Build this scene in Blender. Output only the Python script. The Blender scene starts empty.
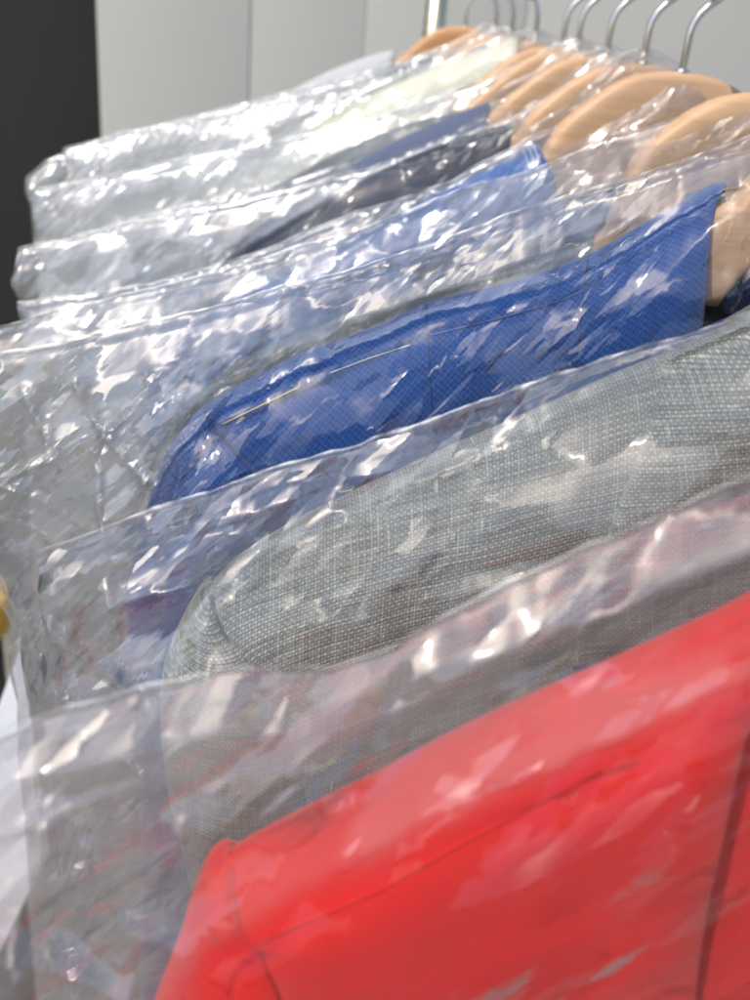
import bpy, math, random
import numpy as np
from mathutils import Matrix, Vector

random.seed(7)
sc = bpy.context.scene
col = sc.collection

# ------------------------------------------------------------------ camera frame
F = 1000.0                                   # focal length for a picture 1000 units high
_Y = Vector(((264 - 375) / F, (500 + 15) / F, 1.0)).normalized()
_z = Vector((0.093, 1.0, 0.0)); _z.z = -(_z.x * _Y.x + _z.y * _Y.y) / _Y.z; _z.normalize()
_X = Vector((_Y.y * _z.z - _Y.z * _z.y, _Y.z * _z.x - _Y.x * _z.z, _Y.x * _z.y - _Y.y * _z.x))
if _X.x < 0: _X = -_X
MW = Matrix((_X, _Y, _z))                    # world = MW @ (right, up, forward)

def ray(u, v): return MW @ Vector(((u - 375) / F, (500 - v) / F, 1.0))
def at(u, v, y):
    r = ray(u, v); return r * (y / r.y)
def atxz(pts, y):
    out = [at(u, v, y) for u, v in pts]
    return np.array([[p.x, p.z] for p in out])

cam_d = bpy.data.cameras.new("camera"); cam = bpy.data.objects.new("camera", cam_d); col.objects.link(cam)
R3 = Matrix((MW @ Vector((1, 0, 0)), MW @ Vector((0, 1, 0)), -(MW @ Vector((0, 0, 1))))).transposed()
cam.matrix_world = R3.to_4x4()
cam_d.sensor_fit = 'VERTICAL'; cam_d.sensor_height = 36; cam_d.lens = 36
cam_d.clip_start = 0.01; cam_d.clip_end = 200
cam_d.dof.use_dof = True; cam_d.dof.focus_distance = 0.262; cam_d.dof.aperture_fstop = 17
sc.camera = cam

XH = 0.2003                                  # the rail and every hook stand at this X
ZH = -0.0205
FLOOR = -1.45

# ------------------------------------------------------------------ noise
_rng = np.random.RandomState(5)
_perm = _rng.permutation(512); _ang = _rng.rand(512) * 2 * np.pi
_gx, _gy = np.cos(_ang), np.sin(_ang)
def pn(x, y, seed=0):
    xi = np.floor(x).astype(int); yi = np.floor(y).astype(int)
    xf, yf = x - xi, y - yi
    def g(ix, iy, dx, dy):
        h = _perm[(_perm[(ix + seed * 37) % 512] + iy + seed * 101) % 512]
        return _gx[h] * dx + _gy[h] * dy
    u = xf * xf * xf * (xf * (xf * 6 - 15) + 10); v = yf * yf * yf * (yf * (yf * 6 - 15) + 10)
    a = g(xi, yi, xf, yf) * (1 - u) + g(xi + 1, yi, xf - 1, yf) * u
    b = g(xi, yi + 1, xf, yf - 1) * (1 - u) + g(xi + 1, yi + 1, xf - 1, yf - 1) * u
    return (a * (1 - v) + b * v) * 1.5
def tri(t): return np.abs((t + 1) % 2 - 1)
def facet(x, z, size, seed, rot, asp=1.7):
    """relief of flat triangles meeting in sharp creases, 0..1"""
    c, s_ = math.cos(rot), math.sin(rot)
    u = (x * c + z * s_) / size / asp; v = (-x * s_ + z * c) / size
    u, v = u + .42 * pn(u * .8, v * .8, seed + 7), v + .42 * pn(u * .8, v * .8, seed + 8)
    u = u + .06 * pn(u * 5, v * 5, seed + 9)
    i = np.floor(u).astype(int); j = np.floor(v).astype(int); fu, fv = u - i, v - j
    def r(a, b): return _perm[(_perm[(a + seed * 31) % 512] + b + seed * 17) % 512] / 511.
    a, b, c_, d = r(i, j), r(i + 1, j), r(i, j + 1), r(i + 1, j + 1)
    lo = a + fu * (b - a) + fv * (c_ - a); hi = d + (1 - fu) * (c_ - d) + (1 - fv) * (b - d)
    return np.where(fu + fv < 1, lo, hi)
def crumple(x, z, size, seed):
    return .55 * facet(x, z, size, seed, .5) + .30 * facet(x, z, size * .55, seed + 3, -.75, 2.1) + .15 * facet(x, z, size * .3, seed + 5, 1.0, 2.4)
def seg_dist(x, z, ax, az, bx, bz):
    dx, dz = bx - ax, bz - az; L = dx * dx + dz * dz + 1e-12
    t = np.clip(((x - ax) * dx + (z - az) * dz) / L, 0, 1)
    return np.hypot(x - ax - t * dx, z - az - t * dz), t

# ------------------------------------------------------------------ objects
def tag(o, label=None, cat=None, group=None, kind=None):
    if label: o['label'] = label
    if cat: o['category'] = cat
    if group: o['group'] = group
    if kind: o['kind'] = kind
    return o
def empty(name, loc):
    o = bpy.data.objects.new(name, None); col.objects.link(o); o.location = loc
    o.empty_display_size = .02
    return o
def mesh_obj(name, verts, faces, mat, parent=None, uvs=None, smooth=True):
    me = bpy.data.meshes.new(name)
    me.from_pydata([tuple(v) for v in verts], [], faces)
    if uvs is not None:
        uvl = me.uv_layers.new(name="UVMap")
        li = np.empty(len(me.loops), dtype=np.int32); me.loops.foreach_get("vertex_index", li)
        uvl.data.foreach_set("uv", np.asarray(uvs, dtype=np.float32)[li].ravel())
    if smooth:
        me.polygons.foreach_set("use_smooth", [True] * len(me.polygons))
    me.materials.append(mat)
    o = bpy.data.objects.new(name, me); col.objects.link(o)
    if parent is not None:
        o.parent = parent; o.matrix_parent_inverse = Matrix.Translation(-Vector(parent.location))
    me.update()
    return o
def grid_faces(nr, nc, off=0, flip=False):
    f = []
    for j in range(nr - 1):
        for i in range(nc - 1):
            a = off + j * nc + i
            q = (a, a + 1, a + nc + 1, a + nc)
            f.append(q[::-1] if flip else q)
    return f
def tube(path, rad, seg=10, cap=True):
    """one smooth tube along a list of points -> verts, faces"""
    P = [Vector(p) for p in path]; n = len(P); rads = rad if hasattr(rad, '__len__') else [rad] * n
    t0 = (P[1] - P[0]).normalized()
    nrm = t0.orthogonal().normalized()
    vs, fs = [], []
    for i in range(n):
        t = (P[min(i + 1, n - 1)] - P[max(i - 1, 0)]).normalized()
        nrm = (nrm - t * nrm.dot(t)).normalized(); b = t.cross(nrm)
        for k in range(seg):
            a = 2 * math.pi * k / seg
            vs.append(P[i] + (nrm * math.cos(a) + b * math.sin(a)) * rads[i])
    for i in range(n - 1):
        for k in range(seg):
            a = i * seg + k; b2 = i * seg + (k + 1) % seg
            fs.append((a, b2, b2 + seg, a + seg))
    if cap:
        fs.append(tuple(range(seg))[::-1]); fs.append(tuple(range((n - 1) * seg, n * seg)))
    return vs, fs
def box(x0, x1, y0, y1, z0, z1, bev=0.0):
    import bmesh
    bm = bmesh.new(); bmesh.ops.create_cube(bm, size=1)
    for v in bm.verts:
        v.co = Vector((x0 + (v.co.x + .5) * (x1 - x0), y0 + (v.co.y + .5) * (y1 - y0), z0 + (v.co.z + .5) * (z1 - z0)))
    if bev: bmesh.ops.bevel(bm, geom=bm.edges[:], offset=bev, segments=3, affect='EDGES', profile=.5)
    vs = [v.co.copy() for v in bm.verts]; bm.verts.index_update(); fs = [[v.index for v in f.verts] for f in bm.faces]
    bm.free(); return vs, fs

# ------------------------------------------------------------------ materials
class N:
    def __init__(s, name):
        s.m = bpy.data.materials.new(name); s.m.use_nodes = True; s.t = s.m.node_tree
        s.t.nodes.clear(); s.out = s.t.nodes.new('ShaderNodeOutputMaterial')
    def n(s, kind, **kw):
        nd = s.t.nodes.new('ShaderNode' + kind)
        for k, v in kw.items():
            if k.startswith('i_'):
                key = k[2:].replace('_', ' ')
                tgt = nd.inputs[key]
            elif k.startswith('n_'):
                tgt = nd.inputs[int(k[2:])]
            else:
                setattr(nd, k, v); continue
            if isinstance(v, bpy.types.NodeSocket): s.t.links.new(v, tgt)
            else: tgt.default_value = v
        return nd
    def math(s, op, a, b=0.0, c=None, clamp=False):
        nd = s.n('Math', operation=op, n_0=a, n_1=b)
        if c is not None:
            if isinstance(c, bpy.types.NodeSocket): s.t.links.new(c, nd.inputs[2])
            else: nd.inputs[2].default_value = c
        nd.use_clamp = clamp
        return nd.outputs[0]
    def noise(s, vec, scale, detail=3, rough=.5, dim='3D'):
        return s.n('TexNoise', noise_dimensions=dim, i_Vector=vec, i_Scale=scale, i_Detail=detail, i_Roughness=rough).outputs[0]
    def vscale(s, vec, xyz):
        return s.n('VectorMath', operation='MULTIPLY', n_0=vec, n_1=xyz).outputs[0]
    def ramp(s, fac, stops):
        nd = s.n('ValToRGB', i_Fac=fac); cr = nd.color_ramp
        while len(cr.elements) < len(stops): cr.elements.new(.5)
        for e, (p, c) in zip(cr.elements, stops):
            e.position = p; e.color = (*c, 1) if hasattr(c, '__len__') else (c, c, c, 1)
        return nd.outputs[0]
    def mix(s, fac, a, b, mode='MIX'):
        nd = s.n('Mix', data_type='RGBA', blend_type=mode)
        for idx, v in ((0, fac), (6, a), (7, b)):
            if isinstance(v, bpy.types.NodeSocket): s.t.links.new(v, nd.inputs[idx])
            elif idx == 0: nd.inputs[0].default_value = v
            else: nd.inputs[idx].default_value = (*v, 1)
        return nd.outputs[2]
    def done(s, sock):
        s.t.links.new(sock, s.out.inputs[0]); return s.m

def mat_cloth(name, base, var=.25, thread=1100., dark=.55, sheen=.25, rough=.85, blotch=.15, bump=.35, twill=False):
    """plain woven cloth: a fine over-under weave on the panel's own UVs in metres"""
    m = N(name)
    uv = m.n('TexCoord').outputs['UV']
    sp = m.n('SeparateXYZ', n_0=uv); u, v = sp.outputs[0], sp.outputs[1]
    ph = m.noise(uv, 60, 2)
    uu = m.math('MULTIPLY_ADD', u, thread * math.pi, m.math('MULTIPLY', ph, 3.0))
    vv = m.math('MULTIPLY_ADD', v, thread * math.pi, m.math('MULTIPLY', ph, -2.0))
    if twill: w = m.math('SINE', m.math('ADD', m.math('MULTIPLY', uu, 1.0), vv))
    else: w = m.math('MULTIPLY', m.math('SINE', uu), m.math('SINE', vv))
    w01 = m.math('MULTIPLY_ADD', w, .5, .5)
    fib = m.noise(uv, thread * 1.4, 3, .6)
    slub_h = m.noise(m.vscale(uv, (30, thread * .9, 1)), 1.0, 1)
    slub_v = m.noise(m.vscale(uv, (thread * .9, 30, 1)), 1.0, 1)
    s = m.math('ADD', m.math('MULTIPLY', slub_h, .5), m.math('MULTIPLY', slub_v, .5))
    k = m.math('ADD', m.math('MULTIPLY', w01, .45), m.math('ADD', m.math('MULTIPLY', fib, .35), m.math('MULTIPLY', s, .35)))
    bl = m.noise(uv, 22, 3)
    lo = tuple(c * dark for c in base); hi = tuple(min(1, c * (1 + var) + .004) for c in base)
    c = m.mix(m.ramp(k, [(.25, 0), (.8, 1)]), lo, hi)
    c = m.mix(m.math('MULTIPLY', bl, blotch), c, tuple(x * .5 for x in base))
    b = m.n('Bump', i_Strength=bump, i_Distance=.0006, i_Height=k).outputs[0]
    big = m.noise(uv, 45, 3)
    b2 = m.n('Bump', i_Strength=.3, i_Distance=.003, i_Height=big, i_Normal=b).outputs[0]
    p = m.n('BsdfPrincipled', i_Base_Color=c, i_Roughness=rough, i_Normal=b2)
    p.inputs['Sheen Weight'].default_value = sheen; p.inputs['Sheen Roughness'].default_value = .5
    p.inputs['Specular IOR Level'].default_value = .2
    return m.done(p.outputs[0])

def mat_linen():
    """coarse two-tone linen: dark warp, chalky weft, slubs where a thread swells"""
    m = N('grey_linen')
    T = 1500.
    uv = m.n('TexCoord').outputs['UV']
    wob = m.n('TexNoise', i_Vector=uv, i_Scale=70.0, i_Detail=2.0).outputs[1]
    wob = m.n('VectorMath', operation='SUBTRACT', n_0=wob, n_1=(.5, .5, .5)).outputs[0]
    uvw = m.n('VectorMath', operation='ADD', n_0=uv, n_1=m.vscale(wob, (.0011, .0011, 0))).outputs[0]
    sp = m.n('SeparateXYZ', n_0=uvw); u, v = sp.outputs[0], sp.outputs[1]
    uu = m.math('MULTIPLY', u, T * 2 * math.pi / 1.0 * .5); vv = m.math('MULTIPLY', v, T * 2 * math.pi * .5)
    su = m.math('ABSOLUTE', m.math('SINE', uu)); sv = m.math('ABSOLUTE', m.math('SINE', vv))
    chk = m.math('MULTIPLY', m.math('SINE', uu), m.math('SINE', vv))
    chk = m.math('MULTIPLY_ADD', chk, .22, .5, clamp=True)
    gaps = m.math('MULTIPLY', m.math('POWER', su, .6), m.math('POWER', sv, .6))
    weft = m.noise(m.vscale(uvw, (70, T * 1.1, 1)), 1.0, 2, .6)
    warp = m.noise(m.vscale(uvw, (T * 1.1, 70, 1)), 1.0, 2, .6)
    cw = m.ramp(weft, [(.3, (.22, .245, .235)), (.5, (.44, .475, .45)), (.66, (.72, .745, .70))])
    cp = m.ramp(warp, [(.3, (.02, .024, .026)), (.52, (.075, .086, .086)), (.68, (.32, .35, .33))])
    c = m.mix(chk, cp, cw)
    # long pale slubs
    sl = m.noise(m.vscale(uvw, (210, T * .8, 1)), 1.0, 0)
    sl2 = m.noise(m.vscale(uvw, (T * .8, 190, 1)), 1.0, 0)
    sm = m.math('MAXIMUM', m.ramp(sl, [(.79, 0), (.84, .6)]), m.ramp(sl2, [(.79, 0), (.84, .6)]))
    c = m.mix(sm, c, (.80, .82, .78))
    c = m.mix(m.math('MULTIPLY_ADD', gaps, -1.25, .92, clamp=True), c, (.03, .035, .04))
    bl = m.noise(uv, 16, 2)
    c = m.mix(m.ramp(bl, [(.42, 0), (.7, .2)]), c, (.10, .115, .12))
    h = m.math('ADD', m.math('MULTIPLY', gaps, .7), m.math('ADD', m.math('MULTIPLY', chk, .3), m.math('MULTIPLY', sm, .7)))
    b = m.n('Bump', i_Strength=.6, i_Distance=.0005, i_Height=h).outputs[0]
    p = m.n('BsdfPrincipled', i_Base_Color=c, i_Roughness=.8, i_Normal=b)
    p.inputs['Sheen Weight'].default_value = .15
    return m.done(p.outputs[0])

def mat_paisley():
    m = N('patterned_lining')
    uv = m.n('TexCoord').outputs['UV']
    wn = m.n('TexNoise', i_Vector=uv, i_Scale=40.0, i_Detail=2.0).outputs[1]
    uv2 = m.n('VectorMath', operation='ADD', n_0=uv, n_1=m.vscale(wn, (.007, .010, 0))).outputs[0]
    vo = m.n('TexVoronoi', i_Vector=m.vscale(uv2, (1, .62, 1)), i_Scale=66.0, i_Randomness=.75).outputs[0]
    c = m.ramp(vo, [(0, (.03, .12, .30)), (.16, (.03, .12, .30)), (.17, (.7, .85, .95)), (.215, (.7, .85, .95)), (.225, (.012, .014, .022)),
                    (.30, (.012, .014, .022)), (.31, (.6, .32, .14)), (.355, (.6, .32, .14)), (.37, (.008, .009, .014)), (1, (.008, .009, .014))])
    p = m.n('BsdfPrincipled', i_Base_Color=c, i_Roughness=.35)
    return m.done(p.outputs[0])

def mat_wood(name='hanger_wood', tint=(1, 1, 1), warm=0.0):
    m = N(name)
    co = m.n('TexCoord').outputs['Object']
    g = m.noise(m.vscale(co, (9, 40, 160)), 1.6, 5, .6)
    fine = m.noise(m.vscale(co, (30, 200, 900)), 1.0, 3, .7)
    big = m.noise(m.vscale(co, (8, 8, 22)), 1.0, 2)
    c1 = tuple(a * b for a, b in zip((.50, .31, .19), tint)); c2 = tuple(a * b for a, b in zip((.68, .455, .28), tint))
    c = m.mix(m.ramp(g, [(.3, 0), (.68, 1)]), c1, c2)
    c = m.mix(m.math('MULTIPLY', fine, .35), c, tuple(x * .6 for x in c1))
    c = m.mix(m.ramp(big, [(.35, 0), (.75, .4)]), c, tuple(a * b for a, b in zip((.56, .34, .18), tint)))
    b = m.n('Bump', i_Strength=.12, i_Distance=.0006, i_Height=fine).outputs[0]
    p = m.n('BsdfPrincipled', i_Base_Color=c, i_Roughness=.55, i_Normal=b)
    p.inputs['Coat Weight'].default_value = .06; p.inputs['Coat Roughness'].default_value = .3
    return m.done(p.outputs[0])

def mat_metal(name, c=(.72, .73, .72), rough=.16):
    m = N(name)
    co = m.n('TexCoord').outputs['Object']
    n = m.noise(co, 90, 4)
    r = m.math('MULTIPLY_ADD', n, .14, rough - .05)
    p = m.n('BsdfPrincipled', i_Base_Color=(*c, 1), i_Metallic=1.0, i_Roughness=r)
    return m.done(p.outputs[0])

def mat_film(name, tint=(.985, .99, .99), haze=.035, f0=.10, fine=1.0, seed=0., rough=.07, hl=1.0):
    """thin clear polythene: see-through, mirror-like at a glance, a little milky"""
    m = N(name)
    co = m.n('TexCoord').outputs['Object']
    co = m.n('VectorMath', operation='ADD', n_0=co, n_1=(seed * 1.7, seed * .9, seed * 2.3)).outputs[0]
    ws = m.n('Mapping', vector_type='TEXTURE', i_Vector=co, i_Rotation=(0, math.radians(-44), 0), i_Scale=(3.0, 1.6, .6)).outputs[0]
    wt = m.n('TexNoise', i_Vector=ws, i_Scale=70.0, i_Detail=4.0, i_Roughness=.68)
    wn = m.n('VectorMath', operation='SUBTRACT', n_0=wt.outputs[1], n_1=(.5, .5, .5)).outputs[0]
    cw = m.n('VectorMath', operation='ADD', n_0=co, n_1=m.vscale(wn, (.010, .010, .010))).outputs[0]
    cw2 = m.n('VectorMath', operation='ADD', n_0=co, n_1=m.vscale(wn, (.0055, .0055, .0055))).outputs[0]
    # stretched along the slope of the shoulder: the sheet is creased into flat shards
    r1 = m.n('Mapping', vector_type='TEXTURE', i_Vector=cw, i_Rotation=(0, math.radians(-26), 0), i_Scale=(1.8, 2, .8)).outputs[0]
    r2 = m.n('Mapping', vector_type='TEXTURE', i_Vector=cw2, i_Rotation=(0, math.radians(-47), 0), i_Scale=(3.2, 2, .5)).outputs[0]
    A = m.n('TexVoronoi', feature='SMOOTH_F1', i_Vector=r1, i_Scale=74.0, i_Smoothness=.22).outputs[1]
    B = m.n('TexVoronoi', i_Vector=r2, i_Scale=250.0).outputs[1]
    A = m.n('VectorMath', operation='SUBTRACT', n_0=A, n_1=(.5, .5, .5)).outputs[0]
    B = m.n('VectorMath', operation='SUBTRACT', n_0=B, n_1=(.5, .5, .5)).outputs[0]
    loose = m.n('Attribute', attribute_name='loose').outputs['Fac']
    mv = m.n('Mapping', vector_type='TEXTURE', i_Vector=co, i_Rotation=(0, math.radians(-34), 0), i_Scale=(1.9, 1, .7)).outputs[0]
    msk = m.ramp(m.noise(mv, 30, 4, .62), [(.50, .03), (.56, 1)])
    B = m.n('VectorMath', operation='SCALE', n_0=B, i_Scale=m.math('MULTIPLY', m.math('ADD', msk, m.math('MULTIPLY', loose, .10)), 1.05 * fine)).outputs[0]
    A = m.n('VectorMath', operation='SCALE', n_0=A, i_Scale=m.math('MULTIPLY_ADD', loose, .16 * fine, .52 * fine)).outputs[0]
    S = m.n('VectorMath', operation='SCALE', n_0=wn, i_Scale=.16 * fine).outputs[0]
    geo = m.n('NewGeometry'); inc = geo.outputs['Incoming']
    sm = m.n('VectorMath', operation='ADD', n_0=geo.outputs['Normal'], n_1=A).outputs[0]
    sm = m.n('VectorMath', operation='ADD', n_0=sm, n_1=B).outputs[0]
    sm = m.n('VectorMath', operation='ADD', n_0=sm, n_1=S).outputs[0]
    bn = m.n('VectorMath', operation='NORMALIZE', n_0=sm).outputs[0]
    cs = m.math('ABSOLUTE', m.n('VectorMath', operation='DOT_PRODUCT', n_0=inc, n_1=bn).outputs['Value'])
    fr = m.math('POWER', m.math('SUBTRACT', 1.0, cs, clamp=True), 3.6)
    fr = m.math('ADD', m.math('MULTIPLY_ADD', fr, .85 - f0, f0), m.math('MULTIPLY', loose, .11), clamp=True)
    gl = m.n('BsdfGlossy', i_Color=(.97, .98, 1, 1), i_Roughness=rough, i_Normal=bn).outputs[0]
    tr = m.n('BsdfTransparent', i_Color=(*tint, 1)).outputs[0]
    df = m.n('BsdfDiffuse', i_Color=(.9, .92, .93, 1)).outputs[0]
    tl = m.n('BsdfTranslucent', i_Color=(.9, .92, .93, 1)).outputs[0]
    mk = m.n('MixShader', n_0=.5, n_1=df, n_2=tl).outputs[0]
    hz = m.math('MULTIPLY', m.math('MULTIPLY_ADD', msk, haze, haze * .5), m.math('MULTIPLY_ADD', loose, hl, 1.0))
    a = m.n('MixShader', n_0=hz, n_1=tr, n_2=mk).outputs[0]
    s = m.n('MixShader', n_0=fr, n_1=a, n_2=gl).outputs[0]
    return m.done(s)

def mat_seam(name):
    m = N(name)
    tr = m.n('BsdfTransparent', i_Color=(.93, .94, .94, 1)).outputs[0]
    gl = m.n('BsdfGlossy', i_Roughness=.4, i_Color=(.95, .97, 1, 1)).outputs[0]
    df = m.n('BsdfDiffuse', i_Color=(.8, .81, .82, 1)).outputs[0]
    co = m.n('TexCoord').outputs['Object']
    k = m.ramp(m.noise(co, 260, 2), [(.4, .0), (.7, .09)])
    a = m.n('MixShader', n_0=k, n_1=tr, n_2=df).outputs[0]
    return m.done(m.n('MixShader', n_0=.07, n_1=a, n_2=gl).outputs[0])

def mat_plain(name, base, rough=.6, var=.12, scale=6., bump=.1):
    m = N(name)
    co = m.n('TexCoord').outputs['Object']
    n = m.noise(co, scale, 5, .6)
    c = m.mix(n, tuple(x * (1 - var) for x in base), tuple(min(1, x * (1 + var)) for x in base))
    b = m.n('Bump', i_Strength=bump, i_Distance=.004, i_Height=m.noise(co, scale * 12, 4)).outputs[0]
    p = m.n('BsdfPrincipled', i_Base_Color=c, i_Roughness=rough, i_Normal=b)
    return m.done(p.outputs[0])

# ------------------------------------------------------------------ jackets
def interp(x, xs, ys):
    return np.interp(x, xs, ys)

class Jacket:
    """outlines in the hanging plane Y = y; thickness is the half depth of the front"""
    def __init__(s, y, ridge, sleeve, arm, edge, T=.02, Ts=.023, R=.045, wr=1.0, seed=0):
        s.y = y; s.T = T; s.Ts = Ts; s.R = R; s.wr = wr; s.seed = seed
        s.ridge = ridge[np.argsort(ridge[:, 0])]         # shoulder point ... neck
        s.sx, s.sz = s.ridge[0]                          # shoulder point
        s.nx, s.nz = s.ridge[-1]                         # neck point
        s.sleeve = sleeve                                # (x,z) going down from the shoulder point
        s.arm = arm; s.edge = edge
    def XL(s, d): return interp(s.sz - d, s.arm[::-1, 1], s.arm[::-1, 0])
    def XR(s, d): return interp(s.nz - d, s.edge[::-1, 1], s.edge[::-1, 0])
    def XS(s, z): return interp(z, s.sleeve[::-1, 1], s.sleeve[::-1, 0])
    def ridge_z(s, x): return interp(x, s.ridge[:, 0], s.ridge[:, 1])
    def g(s, d, R): 
        q = np.clip(d / R, 0, 1); return np.sqrt(np.maximum(0, 1 - (1 - q) ** 2))
    def wrink(s, x, z):
        return s.wr * (.0022 * pn(x * 22, z * 11, s.seed) + .0012 * pn(x * 50 + 3, z * 30, s.seed + 1))
    def body_t(s, x, z, d):
        t = s.T * s.g(d, s.R) + .006 * np.clip(d / .25, 0, 1)
        ax = x - s.XL(np.maximum(s.sz - z, 0))
        t = t * (1 - .22 * np.exp(-np.maximum(ax, 0) / .004))
        return np.maximum(t + s.wrink(x, z) * np.clip(d / .01, 0, 1), .0004 * np.clip(d / .0006, 0, 1))
    def thick(s, x, z):
        """half depth of the whole left side of the garment anywhere in its plane (for the bag)"""
        d = s.ridge_z(np.clip(x, s.sx, s.nx)) - z
        axx = s.XL(np.maximum(s.sz - z, 0))
        body = (x >= axx - .001) & (d > 0)
        tb = np.where(body, s.T * s.g(d, s.R) + .006 * np.clip(d / .25, 0, 1) + .0025, 0)
        xs = s.XS(z); ds = np.minimum(s.sz - z, (x - xs) * 2.6)
        sl = (x < axx + .004) & (x > xs) & (z < s.sz)
        ts = np.where(sl, s.Ts * s.g(np.maximum(ds, 0), .03) + .003, 0)
        return np.maximum(tb, ts)

def panel(j, side, back, nc, dl, xr=None, yoff=0.0, shrink=0.0, center=False, curl=True):
    """one body panel; side -1 = the traced side, +1 = its mirror image about the hook"""
    dl = np.asarray(dl); cs = np.linspace(0, 1, nc)
    vs, uvs = [], []
    XRf = xr if xr is not None else j.XR
    cols = list(cs)
    ncol = len(cols) + (3 if curl else 0)
    V = np.zeros((len(dl), ncol, 3)); U = np.zeros((len(dl), ncol, 2))
    for jj, d in enumerate(dl):
        zl_, zr_ = j.sz - d, j.nz - d
        for _ in range(12):                       # where this row meets the armhole and the open edge
            xl = float(j.XL(max(0, j.sz - zl_))); zl_ = .5 * zl_ + .5 * (float(j.ridge_z(xl)) - d)
            xr_ = float(XRf(max(0, j.nz - zr_))); zr_ = .5 * zr_ + .5 * (float(j.ridge_z(min(XH - abs(xr_ - XH), j.nx))) - d)
        xl += shrink; xr_ -= shrink
        x = xl + (xr_ - xl) * cs
        xt = x
        zt = j.ridge_z(np.minimum(XH - np.abs(x - XH), j.nx))
        if center:                                # the back neck dips a little towards its middle
            zt = zt - np.clip(9 * (xt - j.nx) / max(1e-4, XH - j.nx), 0, 1) * .026 - (.012 if yoff else 0)
        z = zt - d - shrink * .5
        t = j.body_t(x, z, np.full_like(x, d))
        if yoff: t = np.maximum(t + yoff, 0.0)
        if back: yy = j.y + t * .8
        else:
            yy = j.y - t
            # the cloth rolls back a little where it nears the open edge
            if curl: yy = yy + .0035 * np.exp(-(xr_ - x) / .006)
        V[jj, :nc, 0] = x; V[jj, :nc, 1] = yy; V[jj, :nc, 2] = z
        U[jj, :nc, 0] = x; U[jj, :nc, 1] = d - zt * .35
        if curl:
            for k, (ox, oy) in enumerate(((.0010, .0012), (.0002, .0026), (-.010, .0032))):
                V[jj, nc + k] = (xr_ + ox, yy[-1] + oy, z[-1] + min(0., float(j.ridge_z(min(xr_ + ox, j.nx)) - j.ridge_z(min(xr_, j.nx)))) - (.0004, .0008, .0010)[k]); U[jj, nc + k] = (xr_ + .002 * k, d)
    seg = np.linalg.norm(np.diff(V[:, :, 1:], axis=0), axis=2)
    U[1:, :, 1] = U[0, :, 1] + np.cumsum(seg, axis=0)
    if side > 0: V[:, :, 0] = 2 * XH - V[:, :, 0]
    fs = grid_faces(len(dl), ncol, 0, flip=(side < 0) ^ back)
    return V.reshape(-1, 3), fs, U.reshape(-1, 2)

def sleeve_mesh(j, side, n, zl):
    """rounded sleeve head running down into a flattened tube"""
    V, U = [], []
    th = np.linspace(-math.pi * .98, math.pi * .98, 2 * n + 1)
    # closed ring: left edge is th=0; both ends tuck behind the armhole
    for z in zl:
        d = j.sz - z
        xl = float(j.XS(z)); xr = float(j.XL(max(d, 0))) + .003 * min(1, max(0, d) / .01)
        w = max(xr - xl, .0005); T = j.Ts * float(j.g(d, .034)) + .0003
        a = th * .70
        x = xl + w * (1 - np.cos(a)) / (1 - math.cos(math.pi * .98 * .70))
        yy = -np.sin(a) * T
        fold = .0016 * pn(x * 60, np.full_like(x, z * 14), j.seed + 5) * min(1, max(0, d) / .02) * j.wr
        yy = yy * (1 + fold * 20)
        V.append(np.stack([x, j.y + yy, np.full_like(x, z)], 1)); U.append(np.stack([x * 1.2, np.full_like(x, -z * 1.03) + x * .12], 1))
    V = np.array(V); U = np.array(U)
    if side > 0: V[:, :, 0] = 2 * XH - V[:, :, 0]
    fs = grid_faces(len(zl), V.shape[1], 0, flip=side > 0)
    return V.reshape(-1, 3), fs, U.reshape(-1, 2)

def drops(fine, n_fine, to=.14, end=.70, n_coarse=16):
    a = (np.linspace(0, 1, n_fine) ** 1.7) * to
    b = np.linspace(to, end, n_coarse + 1)[1:]
    return np.concatenate([a, b])

JACKET_GROUP = "tailored garments hanging one behind another on the rail"
def build_jacket(j, mat, label, lining, q=1.0, overlap=False, name='suit_jacket', cat='jacket', right=True):
    root = empty(name, (XH, j.y, ZH - .03)); tag(root, label, cat, JACKET_GROUP)
    nc = int(90 * q); dl = drops(0, int(80 * q))
    v, f, u = panel(j, -1, False, nc, dl); mesh_obj('front_panel', v, f, mat, root, u)
    xr = None
    if overlap:                                   # the other front lies under this one and reaches past its edge
        xr = lambda d: 2 * XH - (float(j.XR(d)) - .006)
    if right:
        if overlap:
            v, f, u = panel(j, 1, False, nc, dl, xr=xr, yoff=-.012, curl=False)
        else:
            v, f, u = panel(j, 1, False, nc // 2, dl)
        mesh_obj('front_panel', v, f, mat, root, u)
    zc = lambda d: XH + 0 * d
    vb = []; fb = []; ub = []
    for sd in (-1, 1):
        v, f, u = panel(j, sd, True, nc // 2, dl, xr=zc, center=True, curl=False)
        o = len(vb); vb += [tuple(p) for p in v]; fb += [tuple(i + o for i in q_) for q_ in f]; ub += [tuple(p) for p in u]
    mesh_obj('back_panel', vb, fb, mat, root, ub)
    vb = []; fb = []; ub = []
    for sd in (-1, 1):
        v, f, u = panel(j, sd, True, nc // 3, dl[3:], xr=zc, yoff=-.0035, shrink=.003, center=True, curl=False)
        o = len(vb); vb += [tuple(p) for p in v]; fb += [tuple(i + o for i in q_) for q_ in f]; ub += [tuple(p) for p in u]
    mesh_obj('lining', vb, fb, lining, root, ub)
    zl = j.sz + .0006 - drops(0, int(70 * q), to=.15, end=.58)
    for sd in (-1, 1):
        v, f, u = sleeve_mesh(j, sd, int(26 * q) if sd < 0 else 12, zl); mesh_obj('sleeve', v, f, mat, root, u)
    return root

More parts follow.
